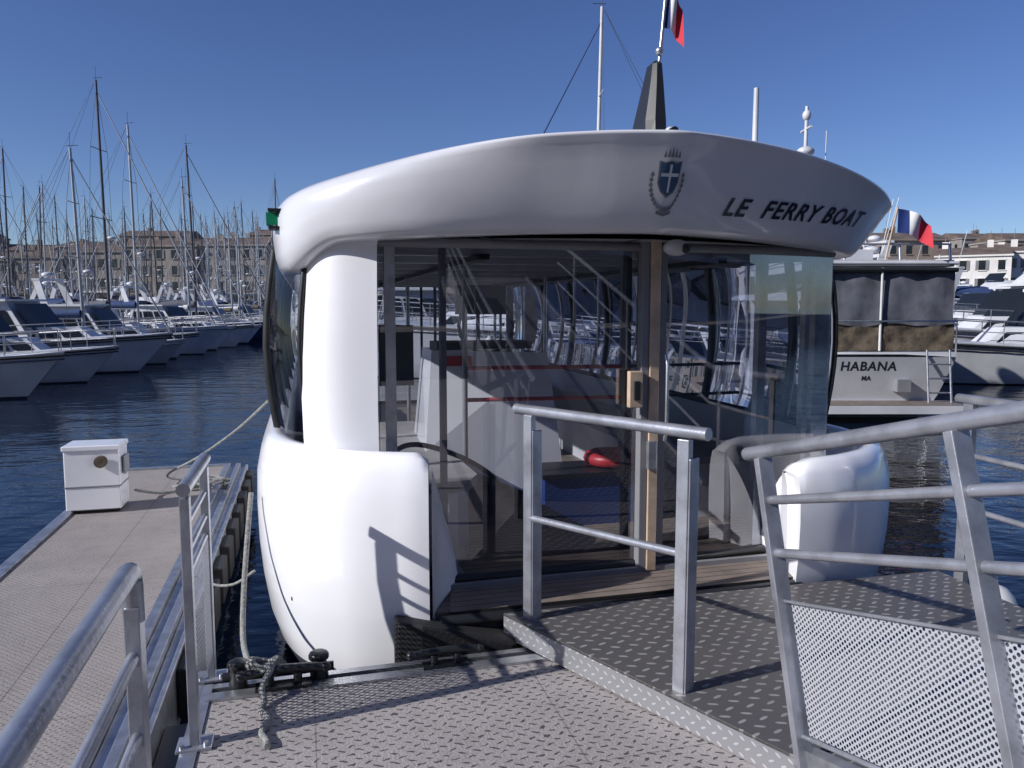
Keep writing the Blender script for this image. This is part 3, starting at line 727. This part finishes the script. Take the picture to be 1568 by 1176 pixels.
b.tube([(1.98+.15*math.cos(a),4.78+.15*math.sin(a),.54) for a in [2*math.pi*i/20 for i in range(21)]],.045,red,8)
for z in(1.15,.94): b.tube([(1.0,4.95,z),(2.1,4.85,z)],.014,red,8); b.tube([(2.1,4.85,z),(3.0,4.9,z)],.012,dark,6)
for s_ in (1.0,2.1): b.tube([(s_,4.92,.14),(s_,4.92,1.84)],.018,greyp,8)
for t in (7,9): 
    for s_ in(.9,2.2): b.tube([(s_,t,.14),(s_,t,1.84)],.018,alu,8)
b.tube(catmull([(.42,3.95,.62),(.42,3.98,.78),(.55,4.0,.83),(.8,4.05,.74),(1.0,4.1,.6),(1.02,4.1,.5)],6),.014,dark,8)
b.bb(.35,.52,3.84,3.87,1.16,1.46,dark); b.bb(1.0,1.35,5.2,5.25,1.5,1.7,dark)
b.bb(2.2,2.42,8.5,9.0,.14,1.1,offw); b.bb(1.2,1.55,6.75,7.0,.55,1.2,brownc)
b.obj('interior',fy)
b=MB(); b.ball((1.80,3.55,1.845),.055,offw,(1.25,1,.75)); b.ball((1.83,3.505,1.84),.025,dark)
b.bb(-.17,-.11,4.0,4.06,1.95,2.01,green); b.bb(-.16,-.05,3.97,4.09,2.015,2.027,dark); b.bb(-.16,-.05,3.97,4.09,1.93,1.942,dark)
b.tube([(1.0,3.6,2.26),(1.0,3.6,2.335)],.03,offw,8)
b.obj('fittings',fy)
b=MB()
b.loft([[(1.62+dx*w_+sx_,3.48+dy*d_+sh,z) for dx,dy in ((-1,-.6),(-.4,-1),(.6,-1),(1,-.3),(1,1),(-1,1),(-1,-.6))] for z,w_,d_,sh,sx_ in ((2.30,.055,.1,0,0),(2.42,.055,.09,0,0),(2.6,.035,.06,.02,.02),(2.70,.025,.04,.03,.03),(2.72,.01,.01,.03,.035))],dark,False)
b.tube([(1.655,3.5,2.6),(1.70,3.5,3.1)],.009,alu,6)
b.ball((1.66,3.49,2.76),.02,alu)  # small ball added for the sun glint at the pylon top
b.ball((1.67,3.38,2.36),.028,offw,(1,1,1)); b.bb(1.63,1.71,3.38,3.44,2.30,2.35,greyp); b.tube([(1.67,3.36,2.36),(1.67,3.33,2.36)],.02,dark,8)
b.tube([(1.53,3.46,2.3),(1.53,3.46,2.34)],.02,offw,8)
flag(b,(1.685,3.5,3.06),.10,.19,.9,-.2,.03,.1)
b.obj('flag_pylon',fy)

# ------------------------------------------------------------ dock furniture
b=MB()
b.bb(-1.76,-1.38,6.3,6.58,.03,.48,white); b.bb(-1.77,-1.37,6.29,6.59,.48,.52,white); b.bb(-1.765,-1.375,6.295,6.585,.2,.215,greyp)
b.tube([(-1.50,6.29,.40),(-1.50,6.25,.40)],.045,brownc,12); b.bb(-1.74,-1.4,6.34,6.56,0,.03,dark); b.bb(-1.37,-1.355,6.36,6.52,.28,.42,greyp)
b.obj('shore_power_box',None,YAW,bevel=.02)
def cleat(x,y,z,s=1,rz=0):
    b=MB()
    for d in(-.05,.05): b.tube([(d*s,0,0),(d*s,0,.05*s)],.016*s,dark,8)
    b.tube([(-.15*s,0,.055*s),(-.1*s,0,.062*s),(0,0,.066*s),(.1*s,0,.062*s),(.15*s,0,.055*s)],.017*s,dark,10)
    b.ball((-.15*s,0,.055*s),.02*s,dark); b.ball((.15*s,0,.055*s),.02*s,dark); b.bb(-.1*s,.1*s,-.03*s,.03*s,0,.01*s,dark)
    v=Matrix.Rotation(YAW,3,'Z')@Vector((x,y,z)); return b.obj('mooring_cleat',None,YAW+rz,v)
cleat(-.12,3.14,.015,1.1); cleat(.55,3.16,.012,1.0); cleat(-.68,4.6,.015,.7,R(90)); cleat(-.7,6.9,.015,.8,R(90))
b=MB()
for x in(-.3,.02):
    b.tube([(x,3.20,0),(x,3.20,.09)],.04,dark,12,.03); b.tube([(x,3.20,.09),(x,3.20,.105)],.042,dark,12); b.ball((x,3.2,.105),.042,dark,(1,1,.4))
b.tube([(-.36,3.2,.05),(.08,3.2,.05)],.02,dark,8)
b.obj('mooring_bollard',None,YAW)
def coil(name,pts,r=.012):
    b=MB(); b.tube(catmull(pts,8),r,rope,8); return b.obj(name,None,YAW)
def loops(cx,cy,cz,rx,ry,rz_,n,seed):
    rd=random.Random(seed); p=[]
    for i in range(n*8):
        a=2*math.pi*i/8; p.append((cx+rx*math.cos(a)*(1+rd.uniform(-.2,.2)),cy+ry*math.sin(a)*(1+rd.uniform(-.2,.2)),cz+rz_*math.sin(a*.5+i)*.6+.012*(i/8)))
    return p
coil('mooring_rope',loops(-.2,3.17,.07,.05,.035,.03,4,1)+[(-.2,3.06,.06),(-.19,3.02,.02),(-.2,2.96,.016),(-.17,2.88,.018),(-.19,2.8,.016),(-.17,2.74,.016),(-.165,2.7,.016)])
coil('mooring_rope',[(-.2,3.19,.09),(-.26,3.35,.02),(-.31,3.6,.02),(-.32,3.8,.15),(-.31,3.95,.35),(-.29,4.1,.6)],.013)
coil('mooring_rope',[(-.68,4.6,.05),(-.55,4.5,.0),(-.42,4.4,.02),(-.3,4.3,.12)],.008)
coil('mooring_rope',[(-.26,5.6,.9),(-.5,5.9,.66),(-.8,6.2,.42),(-1.1,6.6,.2),(-.9,6.9,.08)]+loops(-.8,6.95,.05,.12,.1,.03,3,4),.009)
coil('mooring_rope',[(-1.34,6.6,.1),(-1.2,6.8,.02),(-1.0,6.9,.02),(-.85,7.0,.02)]+loops(-1.0,7.0,.03,.12,.13,.02,2,9),.011)
b=MB(); b.ball((3.55,3.2,-.15),.13,offw,(1,1,1.7)); b.tube([(3.55,3.2,.07),(3.4,3.2,.2),(3.34,3.22,.5)],.01,rope,6); b.obj('fender',None,YAW)
